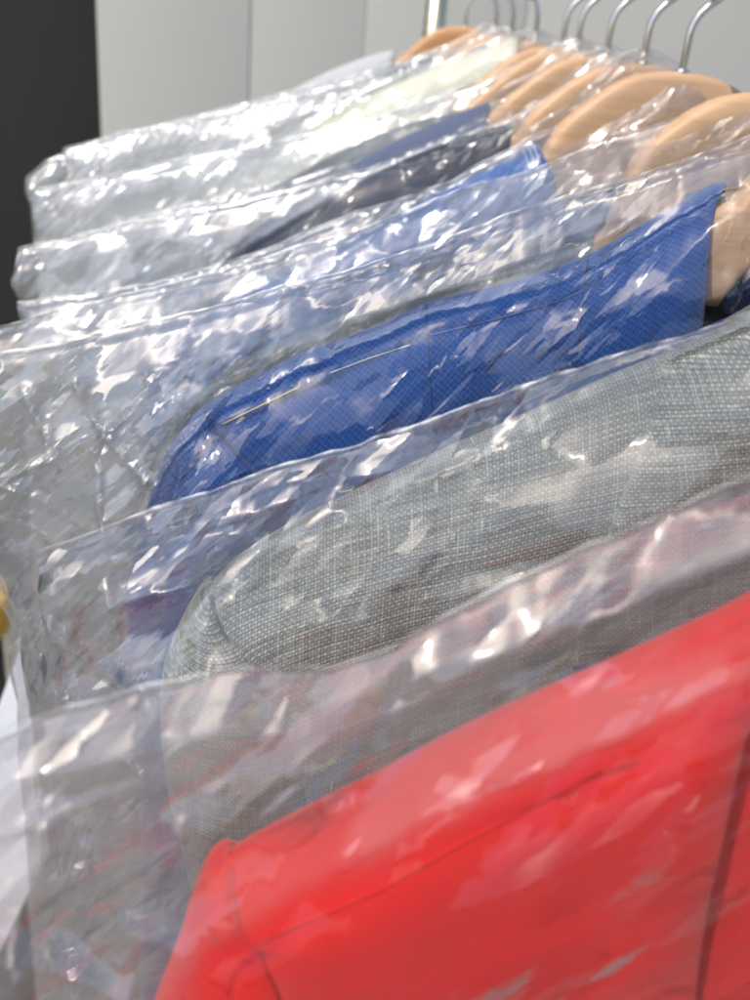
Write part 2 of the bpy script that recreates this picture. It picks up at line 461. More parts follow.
def traced(y, ridge, sleeve, arm, edge, **kw):
    r = atxz(ridge, y); s_ = atxz(sleeve, y)
    T_, R_ = kw.get('T', .02), kw.get('R', .045)
    def front(pts):                               # these lines lie on the front of the garment, nearer than its hanging plane
        top = atxz(pts[:1], y)[0]; out = []
        for p in pts:
            q = atxz([p], y)[0]
            for _ in range(6):
                qq = min(1, max(0, (top[1] - q[1]) / R_)); q = atxz([p], y - T_ * math.sqrt(1 - (1 - qq) ** 2))[0]
            out.append(q)
        return np.array(out)
    a = front(arm); e = front(edge)
    # continue the hanging lines downwards out of the picture
    s_ = np.vstack([s_, [s_[-1][0] - .004, s_[-1][1] - .25], [s_[-1][0] + .02, s_[-1][1] - .50]])
    a = np.vstack([a, [a[-1][0] + .012, a[-1][1] - .06], [a[-1][0] + .012, a[-1][1] - .75]])
    e = np.vstack([e, [e[-1][0] - .006, e[-1][1] - .08], [e[-1][0] - .004, e[-1][1] - .75]])
    return Jacket(y, r, s_, a, e, **kw)

def generic(y, nx=-.062, nz=-.030, sx=-.205, sz=-.108, lean=0.0, sw=.052, **kw):
    X0 = XH
    t = np.linspace(0, 1, 9)
    rx = X0 + nx + (sx - nx) * t; rz = ZH + nz + (sz - nz) * (t ** 1.05) + .006 * np.sin(t * math.pi)
    ridge = np.stack([rx, rz], 1)
    S = np.array([X0 + sx, ZH + sz])
    sl = np.array([S, S + (-.012, -.008), S + (-.024, -.024), S + (-.033, -.05), S + (-sw + .012, -.09), S + (-sw + .016, -.3), S + (-sw + .03, -.6)])
    ar = np.array([S, S + (.005, -.012), S + (.012, -.035), S + (.022, -.07), S + (.03, -.12), S + (.03, -.9)])
    E0 = np.array([X0 + nx, ZH + nz])
    ed = np.array([E0, E0 + (-.002 + lean, -.02), E0 + (-.004 + lean, -.06), E0 + (.01, -.2), E0 + (.04, -.4), E0 + (.04, -.9)])
    return Jacket(y, ridge, sl, ar, ed, **kw)

M_red = mat_cloth('red_cloth', (.68, .006, .006), var=.06, thread=1500, dark=.92, sheen=.15, blotch=.1, bump=.15)
M_linen = mat_linen()
M_blue = mat_cloth('blue_cloth', (.006, .052, .225), var=.5, thread=1000, dark=.35, sheen=.35, blotch=.2, bump=.5)
M_blue2 = mat_cloth('bright_blue_cloth', (.014, .090, .31), var=.4, thread=900, dark=.7, sheen=.3)
M_grey = mat_cloth('grey_cloth', (.10, .115, .118), var=.35, thread=900, dark=.65, sheen=.3)
M_navy = mat_cloth('navy_cloth', (.028, .034, .055), var=.4, thread=700)
M_slateblue = mat_cloth('slate_blue_cloth', (.085, .108, .18), var=.3, thread=700, dark=.75)
M_midgrey = mat_cloth('mid_grey_cloth', (.16, .18, .19), var=.3, thread=600, dark=.75)
M_cream = mat_cloth('cream_cloth', (.66, .66, .55), var=.1, thread=500, dark=.88)
M_slate = mat_cloth('slate_cloth', (.055, .08, .10), var=.3, thread=500, dark=.8)
M_white = mat_cloth('white_cloth', (.44, .46, .48), var=.1, thread=500, dark=.92)
M_lin_dark = mat_plain('dark_lining', (.02, .022, .03), rough=.4, scale=30)
M_lin_red = mat_plain('red_lining', (.30, .008, .012), rough=.4, scale=30)
M_paisley = mat_paisley()

Y1, Y2, Y3, Y4, Y5, Y6, Y7, Y8, Y9, Y10, Y11, Y12, Y13 = .118, .193, .30, .40, .504, .56, .624, .686, .722, .80, .88, .945, 1.09

def rr(px, y): return px
# 1 red
J1 = traced(Y1,
    [(228, 855), (260, 840), (330, 805), (375, 783), (440, 748), (500, 718), (560, 691), (620, 665), (690, 633), (750, 605), (850, 558), (960, 500), (1080, 440)],
    [(228, 855), (213, 862), (203, 873), (190, 905), (176, 950), (152, 1010), (120, 1120)],
    [(228, 855), (238, 895), (252, 945), (268, 985), (290, 1040), (310, 1120)],
    [(1080, 440), (900, 560), (800, 660), (752, 765), (735, 830), (716, 910), (700, 1000), (690, 1100)],
    T=.013, Ts=.015, R=.022, wr=.6, seed=11)
J2 = traced(Y2,
    [(210, 586), (228, 567), (250, 550), (300, 520), (375, 484), (450, 449), (520, 419), (620, 374), (690, 345), (750, 319), (860, 268), (1000, 205)],
    [(210, 586), (196, 599), (184, 618), (172, 642), (163, 668), (160, 690), (161, 730), (169, 790), (186, 860), (206, 930), (225, 1000)],
    [(210, 586), (217, 618), (230, 645), (248, 674), (268, 710), (290, 780)],
    [(1000, 205), (985, 250), (970, 330), (960, 420), (950, 520)],
    T=.020, Ts=.022, R=.04, wr=.8, seed=21)
J3 = traced(Y3,
    [(204, 409), (222, 395), (240, 385), (270, 369), (300, 355), (340, 339), (375, 327), (430, 302), (485, 289), (530, 278), (585, 258), (620, 239), (655, 218), (690, 198), (712, 185), (728, 183)],
    [(204, 409), (187, 424), (171, 444), (159, 468), (150, 492), (145, 515), (133, 560), (126, 600), (128, 640), (140, 690)],
    [(204, 409), (222, 436), (240, 462), (258, 490), (280, 530), (300, 600)],
    [(728, 183), (721, 205), (714, 235), (710, 275), (704, 330), (697, 400), (692, 480)],
    T=.019, Ts=.022, R=.04, wr=.7, seed=31)
J4 = traced(Y4,
    [(185, 400), (230, 366), (290, 338), (350, 314), (420, 286), (480, 262), (540, 238), (585, 222), (606, 214)],
    [(185, 400), (172, 410), (160, 425), (150, 450), (143, 480), (138, 520)],
    [(185, 400), (192, 420), (205, 450), (220, 490), (235, 540)],
    [(606, 214), (598, 235), (590, 265), (585, 300), (580, 350)],
    T=.018, Ts=.02, R=.04, seed=41)
J5 = traced(Y5,
    [(190, 322), (235, 298), (300, 262), (360, 232), (420, 203), (470, 178), (510, 158), (537, 144)],
    [(190, 322), (176, 328), (165, 340), (156, 358), (150, 385), (146, 420)],
    [(190, 322), (196, 340), (205, 360), (215, 390), (225, 430)],
    [(537, 144), (546, 158), (556, 180), (561, 210), (565, 260)],
    T=.018, Ts=.02, R=.035, seed=51)
J6 = generic(Y6, nx=-.066, nz=-.034, seed=61, T=.014, Ts=.016, R=.03)
J7 = generic(Y7, nx=-.066, nz=-.030, sz=-.115, seed=71, T=.015, Ts=.017, R=.03)
J8 = generic(Y8, nx=-.075, nz=-.042, seed=81, T=.011, Ts=.013, R=.025)
J9 = generic(Y9, nx=-.072, nz=-.036, seed=91, T=.011, Ts=.013, R=.025)
J10 = generic(Y10, nx=-.014, nz=.002, sz=-.10, seed=101, T=.018, Ts=.018, R=.03)
J11 = generic(Y11, nx=-.062, nz=-.02, sz=-.10, seed=111, T=.016, Ts=.018, R=.03)
J12 = generic(Y12, nx=-.064, nz=-.030, sz=-.10, seed=121, T=.014, Ts=.016, R=.03)
J13 = generic(Y13, nx=-.07, nz=-.026, sz=-.095, seed=131, T=.018, Ts=.02, R=.03)

r1 = build_jacket(J1, M_red, "bright red tailored jacket in front of the grey woven one", M_lin_red, 1.0, overlap=True)
r2 = build_jacket(J2, M_linen, "light grey coarsely woven linen jacket between the red and blue jackets", M_lin_dark, 1.3)
r3 = build_jacket(J3, M_blue, "royal blue jacket with yellow and white basting threads on its shoulder", M_paisley, 1.2)
r4 = build_jacket(J4, M_grey, "plain dark grey jacket just behind the basted royal blue one", M_lin_dark, .6)
r5 = build_jacket(J5, M_blue2, "brighter blue jacket with rows of white dotted stitching by its lapel edge", M_lin_dark, .6)
build_jacket(J6, M_navy, "near black navy jacket showing only a dark corner by its wooden hanger", M_lin_dark, .45)
build_jacket(J7, M_slateblue, "dusty slate blue jacket behind the near black one", M_lin_dark, .45)
build_jacket(J8, M_midgrey, "mid grey jacket squeezed behind the dusty slate blue jacket", M_lin_dark, .4)
build_jacket(J9, M_cream, "cream jacket directly behind the squeezed mid grey jacket", M_lin_dark, .4)
build_jacket(J10, M_cream, "cream high collared jacket reaching up to its hook", M_lin_dark, .4)
build_jacket(J11, M_midgrey, "grey jacket just behind the cream high collared jacket", M_lin_dark, .4)
build_jacket(J12, M_slate, "dark slate jacket near the end of the rail", M_lin_dark, .4)
build_jacket(J13, M_white, "pale bluish white shirt last on the rail beside the upright post", M_white, .4, name='dress_shirt', cat='shirt')

# details lying on the front panels
def on_front(j, u, v, lift=.0004):
    y = j.y - j.T
    for _ in range(8):
        p = at(u, v, y)
        d = float(j.ridge_z(p.x)) - p.z
        y = j.y - float(j.body_t(np.array([p.x]), np.array([p.z]), np.array([max(d, 0)]))[0]) - lift
    return at(u, v, y)
def line_on(j, pts, n, lift):
    P = []
    L = [0]
    for a, b in zip(pts, pts[1:]): L.append(L[-1] + math.hypot(b[0] - a[0], b[1] - a[1]))
    for k in range(n + 1):
        s_ = L[-1] * k / n
        u = np.interp(s_, L, [p[0] for p in pts]); v = np.interp(s_, L, [p[1] for p in pts])
        P.append(on_front(j, u, v, lift))
    return P
M_yel = mat_plain('yellow_thread', (.72, .62, .22), rough=.6, scale=600)
M_wth = mat_plain('white_thread', (.78, .78, .74), rough=.6, scale=600)
M_bth = mat_plain('blue_thread', (.05, .16, .50), rough=.6, scale=600)
M_dseam_b = mat_plain('seam_blue', (.005, .022, .11), rough=.9, scale=300)  # seam lines, a darker blue than the cloth
M_dseam_r = mat_plain('seam_red', (.60, .006, .007), rough=.9, scale=300)
M_dseam_g = mat_plain('seam_grey', (.09, .10, .105), rough=.9, scale=300)
def thread(j, root, pts, mat, rad, name, label=None, lift=.0004, n=30):
    v, f = tube(line_on(j, pts, n, lift), rad, 6); o = mesh_obj(name, v, f, mat, root)
    if label: o['label'] = label
    return o
thread(J3, r3, [(223, 424), (260, 406), (299, 387)], M_yel, .00024, 'basting_thread', "yellow basting thread")
thread(J3, r3, [(330, 373), (370, 358), (410, 345)], M_wth, .00017, 'basting_thread', "white basting thread")
thread(J3, r3, [(432, 335), (500, 318), (560, 301), (582, 291)], M_bth, .00022, 'shoulder_seam')
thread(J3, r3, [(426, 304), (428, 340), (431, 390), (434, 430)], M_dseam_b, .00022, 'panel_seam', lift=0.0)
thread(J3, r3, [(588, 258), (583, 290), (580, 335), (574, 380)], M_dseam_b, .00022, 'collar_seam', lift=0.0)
thread(J1, r1, [(247, 948), (300, 925), (375, 893), (440, 856), (515, 815), (600, 770)], M_dseam_r, .00022, 'shoulder_seam', lift=0.0001)

def arm_seam(j, root, mat, rad=.0005):
    P = []
    for d in np.linspace(.0, .12, 40):
        x = float(j.XL(d)) + .0006; z = j.sz - d
        dd = float(j.ridge_z(max(x, j.sx))) - z
        t = float(j.body_t(np.array([x]), np.array([z]), np.array([dd]))[0])
        P.append((x, j.y - t - .0005, z))
    v, f = tube(P, rad, 6); mesh_obj('armhole_seam', v, f, mat, root)
arm_seam(J1, r1, M_dseam_r, .0005); arm_seam(J2, r2, M_dseam_g, .0005); arm_seam(J3, r3, M_dseam_b, .0006)

# lapel of the grey linen jacket: a second layer of cloth lying on the front
def lapel(j, root, mat, left_px, right_px, thick=.0022, nc=60, nr=70):
    """cloth layer on the front between two picture-traced lines, its thickness real"""
    lp = [on_front(j, *p, lift=0) for p in left_px]; rp = [on_front(j, *p, lift=0) for p in right_px]
    def li(P, t):
        k = t * (len(P) - 1); i = min(int(k), len(P) - 2); return P[i].lerp(P[i + 1], k - i)
    V, U = [], []
    for a in range(nr):
        t = a / (nr - 1); A, B = li(lp, t), li(rp, t)
        for b in range(-2, nc):
            s_ = max(b, 0) / (nc - 1); p = A.lerp(B, s_)
            d = max(0.0003, float(j.ridge_z(p.x)) - p.z)
            ty = float(j.body_t(np.array([p.x]), np.array([p.z]), np.array([d]))[0])
            lift = (.0000, thick * .75)[b + 2] if b < 0 else thick
            xo = (.0002, -.0001)[b + 2] if b < 0 else .0004
            V.append((p.x + xo, j.y - ty - lift, p.z)); uo = min(b, 0) * .0012; U.append((p.x * .97 + p.z * .2 + uo, p.z * .97 - p.x * .2))
    mesh_obj('lapel', V, grid_faces(nr, nc + 2), mat, root, U)
lapel(J2, r2, M_linen, [(668, 357), (655, 400), (638, 450), (619, 500), (604, 540), (592, 580), (570, 660)],
      [(1000, 210), (985, 260), (975, 330), (965, 400), (955, 480), (945, 560), (930, 640)])
# dotted stitching on the brighter blue jacket
vv, ff = [], []
for (a, b) in (((524, 152), (530, 168)), ((529, 149), (536, 166)), ((534, 147), (541, 165))):
    for k in range(7):
        t0, t1 = k / 7, (k + .5) / 7
        p = on_front(J5, a[0] + (b[0] - a[0]) * t0, a[1] + (b[1] - a[1]) * t0, .0006)
        q = on_front(J5, a[0] + (b[0] - a[0]) * t1, a[1] + (b[1] - a[1]) * t1, .0006)
        v, f = tube([p, q], .00035, 6); o = len(vv); vv += v; ff += [tuple(i + o for i in x) for x in f]
mesh_obj('stitching', vv, ff, M_wth, r5)

# ------------------------------------------------------------------ hangers
M_wood = mat_wood('hanger_wood'); M_wood2 = mat_wood('orange_hanger_wood', (1.05, .86, .70))
M_chrome = mat_metal('hook_steel', (.88, .89, .87), .11)
def build_hanger(j, label, flip=False, hs=1.0, mat=None, drop=0.0, zs=1.0):
    y = j.y
    root = empty('clothes_hanger', (XH, y, ZH)); tag(root, label, 'hanger', "wooden hangers along the rail")
    X = np.array([0, .012, .022, .032, .041, .050, .060, .075, .10, .13, .17, .20, .212])
    Zt = np.array([0, -.0006, -.0022, -.0068, -.0135, -.0215, -.031, -.041, -.054, -.069, -.088, -.104, -.113]) * zs - drop
    H = np.array([.052, .052, .051, .049, .047, .045, .043, .038, .032, .027, .022, .018, .010]) * hs
    D = np.array([.0068, .0068, .0068, .007, .007, .0072, .0075, .0085, .0095, .0105, .0105, .0100, .006])   # half depth
    fw = -np.array([0, 0, .0002, .0006, .001, .0016, .0022, .003, .0035, .0035, .002, 0, .001]) * .8
    xs = np.linspace(-.212, .212, 121); ax = np.abs(xs)
    zt = np.interp(ax, X, Zt); h = np.interp(ax, X, H); dd = np.interp(ax, X, D); fy = np.interp(ax, X, fw)
    for _ in range(2):
        zt[1:-1] = (zt[:-2] + 2 * zt[1:-1] + zt[2:]) / 4; h[1:-1] = (h[:-2] + 2 * h[1:-1] + h[2:]) / 4
    inn = ax > XH - j.nx - .004
    lim = j.ridge_z(XH - ax) - .0055 - ZH
    zt = np.where(inn, np.minimum(zt, lim), zt)
    dd = np.where(inn, np.minimum(dd, j.T * .36), dd); fy = np.where(inn, fy * .3, fy)
    for _ in range(2):
        zz = zt.copy(); zt[1:-1] = np.minimum(zt[1:-1], (zz[:-2] + 2 * zz[1:-1] + zz[2:]) / 4)
        dd[1:-1] = (dd[:-2] + 2 * dd[1:-1] + dd[2:]) / 4; fy[1:-1] = (fy[:-2] + 2 * fy[1:-1] + fy[2:]) / 4
    keep = ax < min(.212, XH - j.sx - .006)
    xs, ax, zt, h, dd, fy = (q[keep] for q in (xs, ax, zt, h, dd, fy))
    nk = 24; V = []
    for i in range(len(xs)):
        for k in range(nk):
            a = 2 * math.pi * k / nk
            # a soft-cornered rectangle, top rounder than the foot
            ca, sa = math.cos(a), math.sin(a); e = .42
            px = math.copysign(abs(ca) ** e, ca); pz = math.copysign(abs(sa) ** e, sa)
            V.append((XH + xs[i], y + fy[i] + dd[i] * px * (1 if pz < 0 else .93), ZH + zt[i] - h[i] / 2 + h[i] / 2 * pz))
    Fc = []
    for i in range(len(xs) - 1):
        for k in range(nk):
            a, b = i * nk + k, i * nk + (k + 1) % nk; Fc.append((a, a + nk, b + nk, b))
    Fc.append(tuple(range(nk))); Fc.append(tuple(range((len(xs) - 1) * nk, len(xs) * nk))[::-1])
    mesh_obj('body', V, Fc, mat or M_wood, root)
    s_ = -1 if flip else 1
    pth = [(0, -.02), (0, -.001), (0, .016), (.0006 * s_, .0205), (.0028 * s_, .0250), (.0065 * s_, .0290), (.011 * s_, .0325), (.0150 * s_, .0362), (.0176 * s_, .0408)]
    c = (0, .056)
    for k in range(1, 27):
        a = math.radians(-41 + k * 8.6); pth.append((s_ * .0232 * math.cos(a), c[1] + .0232 * math.sin(a)))
    P = [(XH + p[0], y, ZH + p[1] - drop) for p in pth]
    v, f = tube(P, .00185, 12); mesh_obj('hook', v, f, M_chrome, root)
    v, f = tube([(XH, y, ZH - .001 - drop), (XH, y, ZH + .0012 - drop)], .0036, 14); mesh_obj('hook_collar', v, f, M_chrome, root)
    return root
for i, (y, lab, fl, hs) in enumerate((
    (J3, "pale wooden hanger in the neck of the royal blue jacket, its grain showing", False, .72),
    (J4, "pale wooden hanger carrying the plain dark grey jacket", False, 1.0),
    (J5, "broad wooden hanger carrying the brighter blue jacket with dotted stitching", False, 1.05),
    (J6, "wooden hanger carrying the near black navy jacket", False, 1.0),
    (J7, "wooden hanger carrying the dusty slate blue jacket", False, 1.0),
    (J8, "wooden hanger carrying the squeezed mid grey jacket", False, 1.0),
    (J9, "wooden hanger carrying the cream jacket behind the mid grey one", False, 1.0),
    (J10, "wooden hanger carrying the cream high collared jacket", True, .8),
    (J11, "wooden hanger behind the cream high collared jacket", True, .8),
    (J12, "wooden hanger carrying the dark slate jacket", True, .8),
    (J13, "orange brown wooden hanger last on the rail, next to the post", False, .9))):
    build_hanger(y, lab, fl, hs, zs=.66 if y is J3 else 1.0, mat=M_wood2 if y is J13 else M_wood)

# ------------------------------------------------------------------ bags
BAG_GROUP = "clear plastic garment bags over the jackets"
def blur(a, n):
    for _ in range(n):
        b = a.copy(); b[1:-1, :] = (a[:-2, :] + 2 * a[1:-1, :] + a[2:, :]) / 4
        a = b.copy(); a[:, 1:-1] = (b[:, :-2] + 2 * b[:, 1:-1] + b[:, 2:]) / 4
    return a
def build_bag(j, label, top_px, left_px, mat, seam_mat, nc=150, nr=120, amp=.0030, free=.006, seed=0, size=.030,
              creases=(), maxfree=.02, gap_top=.0, to=.20, slack=.0015, stem=True):
    y = j.y
    root = empty('garment_bag', (XH, y, ZH + .005)); tag(root, label, 'plastic bag', BAG_GROUP)
    tp = atxz(top_px, y); lf = atxz(left_px, y)
    if tp[-1][0] < XH - .016: tp = np.vstack([tp, [XH - .010, ZH + .006]])
    tp = tp[np.argsort(tp[:, 0])]
    corner = tp[0]
    lf = np.vstack([lf, [lf[-1][0] - .005, lf[-1][1] - .25], [lf[-1][0] + .01, lf[-1][1] - .6]])
    dl = drops(0, nr, to=to, end=.72, n_coarse=14)
    cr = [(atxz([a], y)[0], atxz([b], y)[0], hgt, w) for a, b, hgt, w in creases]
    LO = []
    def side(sgn, nc_):
        cs = np.linspace(0, 1, nc_)
        XLd = np.interp(corner[1] - dl, lf[::-1, 1], lf[::-1, 0])            # free edge at each drop
        S, D = np.meshgrid(cs, dl)
        XT = corner[0] + (XH - corner[0]) * S
        X = XLd[:, None] + (XH - XLd[:, None]) * S
        ztop = np.interp(XT, tp[:, 0], tp[:, 1])
        # the welded top edge is never quite straight
        ztop = ztop + .0011 * pn(XT * 34, XT * 0 + seed, seed) + .0005 * pn(XT * 130, XT * 0, seed + 2) + .0003 * pn(XT * 330, XT * 0, seed + 4)
        Z = ztop - D
        Tj = j.thick(np.minimum(X, j.nx - .0001), Z)
        past = X > j.nx
        Tj = np.where(past, np.maximum(Tj * .9, .009 * np.clip(D / .02, 0, 1)), Tj)
        fr = free * (1 - np.exp(-D / .02)) + maxfree * np.clip(D / .4, 0, 1) * .4
        cap = j.T + slack + .003
        lat = np.clip((X - (j.sx - .075)) / .05, 0, 1); lat = lat * lat * (3 - 2 * lat)
        fr = np.maximum(fr, lat * cap * np.tanh(D * .38 / cap))               # hangs from the weld like a tent, then straight down
        a_ = Tj + slack; base = .5 * (a_ + fr + np.sqrt((a_ - fr) ** 2 + .003 ** 2)) - .0006
        # taut sheet: no steeper than a cone from the weld
        base = blur(base, 14); base = np.maximum(blur(np.maximum(base, Tj + slack * .8), 3), Tj + slack * .5)
        base = np.maximum(np.minimum(base, D * .8), Tj + slack * .5)
        base = np.where(D <= 0, 0, base)
        rise = np.clip(D / .012, 0, 1); rise0 = np.clip(D / .003, 0, 1)
        c1 = crumple(X + seed, Z, size, seed); c2 = crumple(X - seed, Z, size * .42, seed + 20)
        lo = pn(X * 14, Z * 10, seed + 40)
        inside = np.clip(Tj / .01, 0, 1)
        A = amp * (1.35 - 1.05 * inside)                                      # looser where no cloth fills it
        wr = A * (1.25 * c1 + .14 * c2) + A * .5 * np.maximum(lo, 0)
        fold = np.zeros_like(X)
        for a, b, hgt, w in cr:
            ds, t = seg_dist(X, Z, a[0], a[1], b[0], b[1])
            fold = fold + hgt * np.exp(-ds / w) * (1 - .6 * t)
        edgefade = np.clip(S * (XH - corner[0]) / .004, 0, 1)                # both sheets meet at the side fold
        front = (base * rise0 + (wr + fold) * rise) * np.maximum(edgefade, .04) + .0002
        back = (base * rise0 * .9 + A * (crumple(X + 9, Z, size, seed + 60)) * rise) * np.maximum(edgefade, .04) + .0002
        Xw = X + .0018 * pn(X * 60, Z * 60, seed + 70) * np.clip((1 - S) * 8, 0, 1) * 1.0
        if sgn > 0: Xw = 2 * XH - Xw
        LO.append(1 - np.clip(blur(np.clip(Tj / .008, 0, 1), 3), 0, 1))
        return Xw, Z, front, back
    V, Fc, LV = [], [], []
    for sgn, nc_ in ((-1, nc), (1, max(30, nc // 4))):
        X, Z, fr, bk = side(sgn, nc_)
        nr_ = X.shape[0]
        for (yy, bflag) in ((y - fr, False), (y + bk, True)):
            o = len(V)
            P = np.stack([X, yy, Z], 2).reshape(-1, 3); V += [tuple(p) for p in P]; LV.append(LO[-1].ravel())
            Fc += grid_faces(nr_, nc_, o, flip=(sgn > 0) ^ bflag)
        if sgn < 0: top_line = np.stack([X[0], np.full(nc_, y), Z[0]], 1); left_line = np.stack([X[:, 0], np.full(nr_, y), Z[:, 0]], 1)
        else: top_r = np.stack([X[0], np.full(nc_, y), Z[0]], 1)
    fo = mesh_obj('film', V, Fc, mat, root)
    at_ = fo.data.attributes.new('loose', 'FLOAT', 'POINT'); at_.data.foreach_set('value', np.concatenate(LV).astype(np.float32))
    # welded seam standing up along the top edge, slightly crimped
    line = np.vstack([top_line, top_r[::-1][1:]])
    hh = .0013
    V = []; 
    for k, p in enumerate(line):
        w = .0010 * float(pn(np.array([p[0] * 170.]), np.array([seed * 3.1]), seed)[0]) + .0008 * float(pn(np.array([p[0] * 45.]), np.array([seed * 1.1]), seed)[0])
        V += [(p[0], y - .0004 + w * .2, p[2] - .0006), (p[0], y - .0003 + w, p[2] + hh), (p[0], y + .0003 + w, p[2] + hh), (p[0], y + .0004 + w * .2, p[2] - .0006)]
    Fs = []
    for k in range(len(line) - 1):
        for q_ in range(3):
            a = k * 4 + q_; Fs.append((a, a + 1, a + 5, a + 4))
    mesh_obj('top_seam', V, Fs, seam_mat, root)
    return root

def film(name, **kw): return mat_film(name, **kw)
M_seam = mat_seam('welded_plastic')
F1 = film('mauve_tinted_film', tint=(.93, .905, .905), haze=.006, f0=.055, seed=1, fine=.8, rough=.07, hl=17.0)
F2 = film('clear_film_a', seed=2, haze=.010, f0=.095, fine=1.0, rough=.045, hl=2.8)
F3 = film('clear_film_b', seed=3, haze=.010, f0=.10, fine=1.05, rough=.045, hl=4.5)
F4 = film('clear_film_c', seed=4, haze=.036, f0=.10, fine=.75, rough=.12, hl=3.0)
F5 = film('clear_film_d', seed=5, haze=.058, f0=.08, fine=.62, rough=.20, hl=2.4)

build_bag(J1, "mauve tinted plastic bag over the red jacket",
    [(-190, 800), (-60, 768), (0, 740), (60, 714), (130, 692), (230, 673), (330, 667), (400, 645), (500, 592), (560, 565), (640, 531), (750, 479), (880, 418), (1050, 330)],
    [(-190, 800), (-200, 900), (-190, 1000)], F1, M_seam, nc=210, nr=130, amp=.0032, free=.006, seed=1, size=.026, slack=.0050, to=.16,
    creases=[((330, 690), (560, 592), .0030, .0016), ((560, 592), (760, 508), .0030, .0016), ((0, 800), (150, 745), .002, .0012), ((60, 830), (200, 870), .002, .0012),
             ((120, 990), (20, 830), .004, .0011), ((200, 930), (160, 1010), .003, .001), ((40, 870), (140, 905), .004, .0012), ((140, 905), (150, 860), .003, .001),
             ((60, 780), (20, 1000), .003, .0011), ((100, 800), (130, 860), .003, .001), ((190, 780), (150, 830), .003, .001)])
build_bag(J2, "clear plastic bag over the grey linen jacket, its upper corner sharply folded",
    [(40, 552), (100, 531), (150, 514), (200, 496), (300, 465), (400, 435), (500, 399), (600, 363), (680, 339), (750, 315), (860, 265), (1000, 200), (1200, 120)],
    [(40, 552), (44, 585), (50, 622), (40, 690), (44, 740), (60, 820)], F2, M_seam, nc=260, nr=170, amp=.0026, free=.006, seed=2, size=.034, slack=.0040, to=.16,
    creases=[((44, 556), (75, 665), .004, .0011), ((95, 540), (80, 615), .003, .0009), ((60, 600), (165, 670), .004, .0010), ((110, 560), (125, 610), .003, .0009),
             ((120, 580), (185, 565), .003, .0009), ((40, 700), (75, 615), .003, .0009), ((170, 520), (250, 500), .0025, .0009), ((60, 560), (30, 640), .002, .0009),
             ((200, 560), (270, 520), .0016, .0008), ((95, 690), (165, 720), .003, .0009)])
build_bag(J3, "crumpled clear plastic bag over the royal blue jacket with basting threads",
    [(-60, 372), (0, 357), (60, 345), (115, 331), (202, 310), (283, 290), (375, 265), (475, 231), (565, 198), (675, 166), (750, 139), (900, 92)],
    [(-60, 372), (-62, 450), (-40, 530), (6, 584), (16, 612), (24, 650), (34, 735), (40, 800)], F3, M_seam, nc=270, nr=180, amp=.0046, free=.007, seed=3, size=.046, slack=.0010, to=.20,
    creases=[((80, 375), (150, 455), .005, .0011), ((150, 455), (110, 500), .004, .001), ((0, 465), (115, 505), .003, .001), ((60, 440), (120, 400), .003, .0009),
             ((150, 380), (100, 430), .004, .0009), ((60, 440), (10, 465), .004, .0009), ((115, 505), (100, 430), .004, .0009), ((150, 360), (160, 400), .003, .0009), ((190, 360), (175, 400), .003, .0008), ((30, 380), (60, 440), .004, .001), ((0, 500), (70, 520), .004, .001), ((0, 570), (60, 690), .004, .0009), ((10, 590), (40, 760), .004, .0009), ((30, 600), (65, 650), .003, .0009)])
build_bag(J4, "clear plastic bag over the plain dark grey jacket",
    [(-50, 340), (0, 328), (50, 314), (150, 291), (203, 276), (317, 244), (387, 221), (460, 191), (548, 166), (600, 145), (653, 127), (707, 110), (750, 92), (790, 76)],
    [(-50, 340), (-52, 400), (-30, 500), (10, 620)], F4, M_seam, nc=170, nr=110, amp=.0050, seed=4, size=.05)
build_bag(J5, "clear plastic bag over the brighter blue jacket with dotted stitching",
    [(18, 304), (60, 298), (110, 292), (160, 283), (250, 257), (283, 243), (350, 217), (400, 200), (450, 183), (490, 160), (530, 139), (599, 112), (640, 92), (668, 72)],
    [(18, 304), (20, 330), (24, 420)], F4, M_seam, nc=150, nr=90, amp=.0050, seed=5, size=.05)
build_bag(J6, "clear plastic bag over the near black navy jacket",
    [(16, 251), (38, 245), (115, 228), (195, 210), (260, 196), (330, 180), (400, 160), (470, 134), (530, 110), (572, 82), (602, 62), (628, 52), (643, 48)],
    [(16, 251), (13, 280), (20, 330), (24, 420)], F4, M_seam, nc=140, nr=80, amp=.0046, seed=6, size=.05, slack=.0008)
build_bag(J7, "clear plastic bag over the dusty slate blue jacket",
    [(37, 246), (70, 240), (115, 226), (160, 212), (260, 188), (350, 166), (400, 146), (483, 109), (523, 90), (560, 65), (588, 50), (606, 44)],
    [(37, 246), (38, 280), (40, 340)], F5, M_seam, nc=130, nr=70, amp=.0042, seed=7, size=.04, slack=.0008)
build_bag(J8, "clear plastic bag over the squeezed mid grey jacket",
    [(34, 190), (60, 185), (115, 176), (165, 163), (250, 146), (350, 127), (420, 104), (480, 84), (530, 60), (556, 44), (577, 36)],
    [(34, 190), (33, 230), (38, 300), (40, 340)], F5, M_seam, nc=130, nr=70, amp=.0036, seed=8, size=.04, slack=.0006, free=.004)
build_bag(J9, "clear plastic bag over the cream jacket behind the mid grey one",
    [(60, 196), (120, 180), (200, 160), (300, 138), (375, 118), (460, 88), (520, 66), (550, 48)],
    [(60, 196), (62, 230), (64, 300)], F5, M_seam, nc=110, nr=60, amp=.0034, seed=9, size=.04, slack=.0006, free=.004)
build_bag(J10, "clear plastic bag over the cream high collared jacket",
    [(62, 150), (125, 133), (200, 118), (300, 96), (375, 80), (440, 62), (500, 40), (528, 28)],
    [(62, 150), (64, 180), (66, 250)], F5, M_seam, nc=120, nr=60, amp=.0044, seed=10, size=.045)
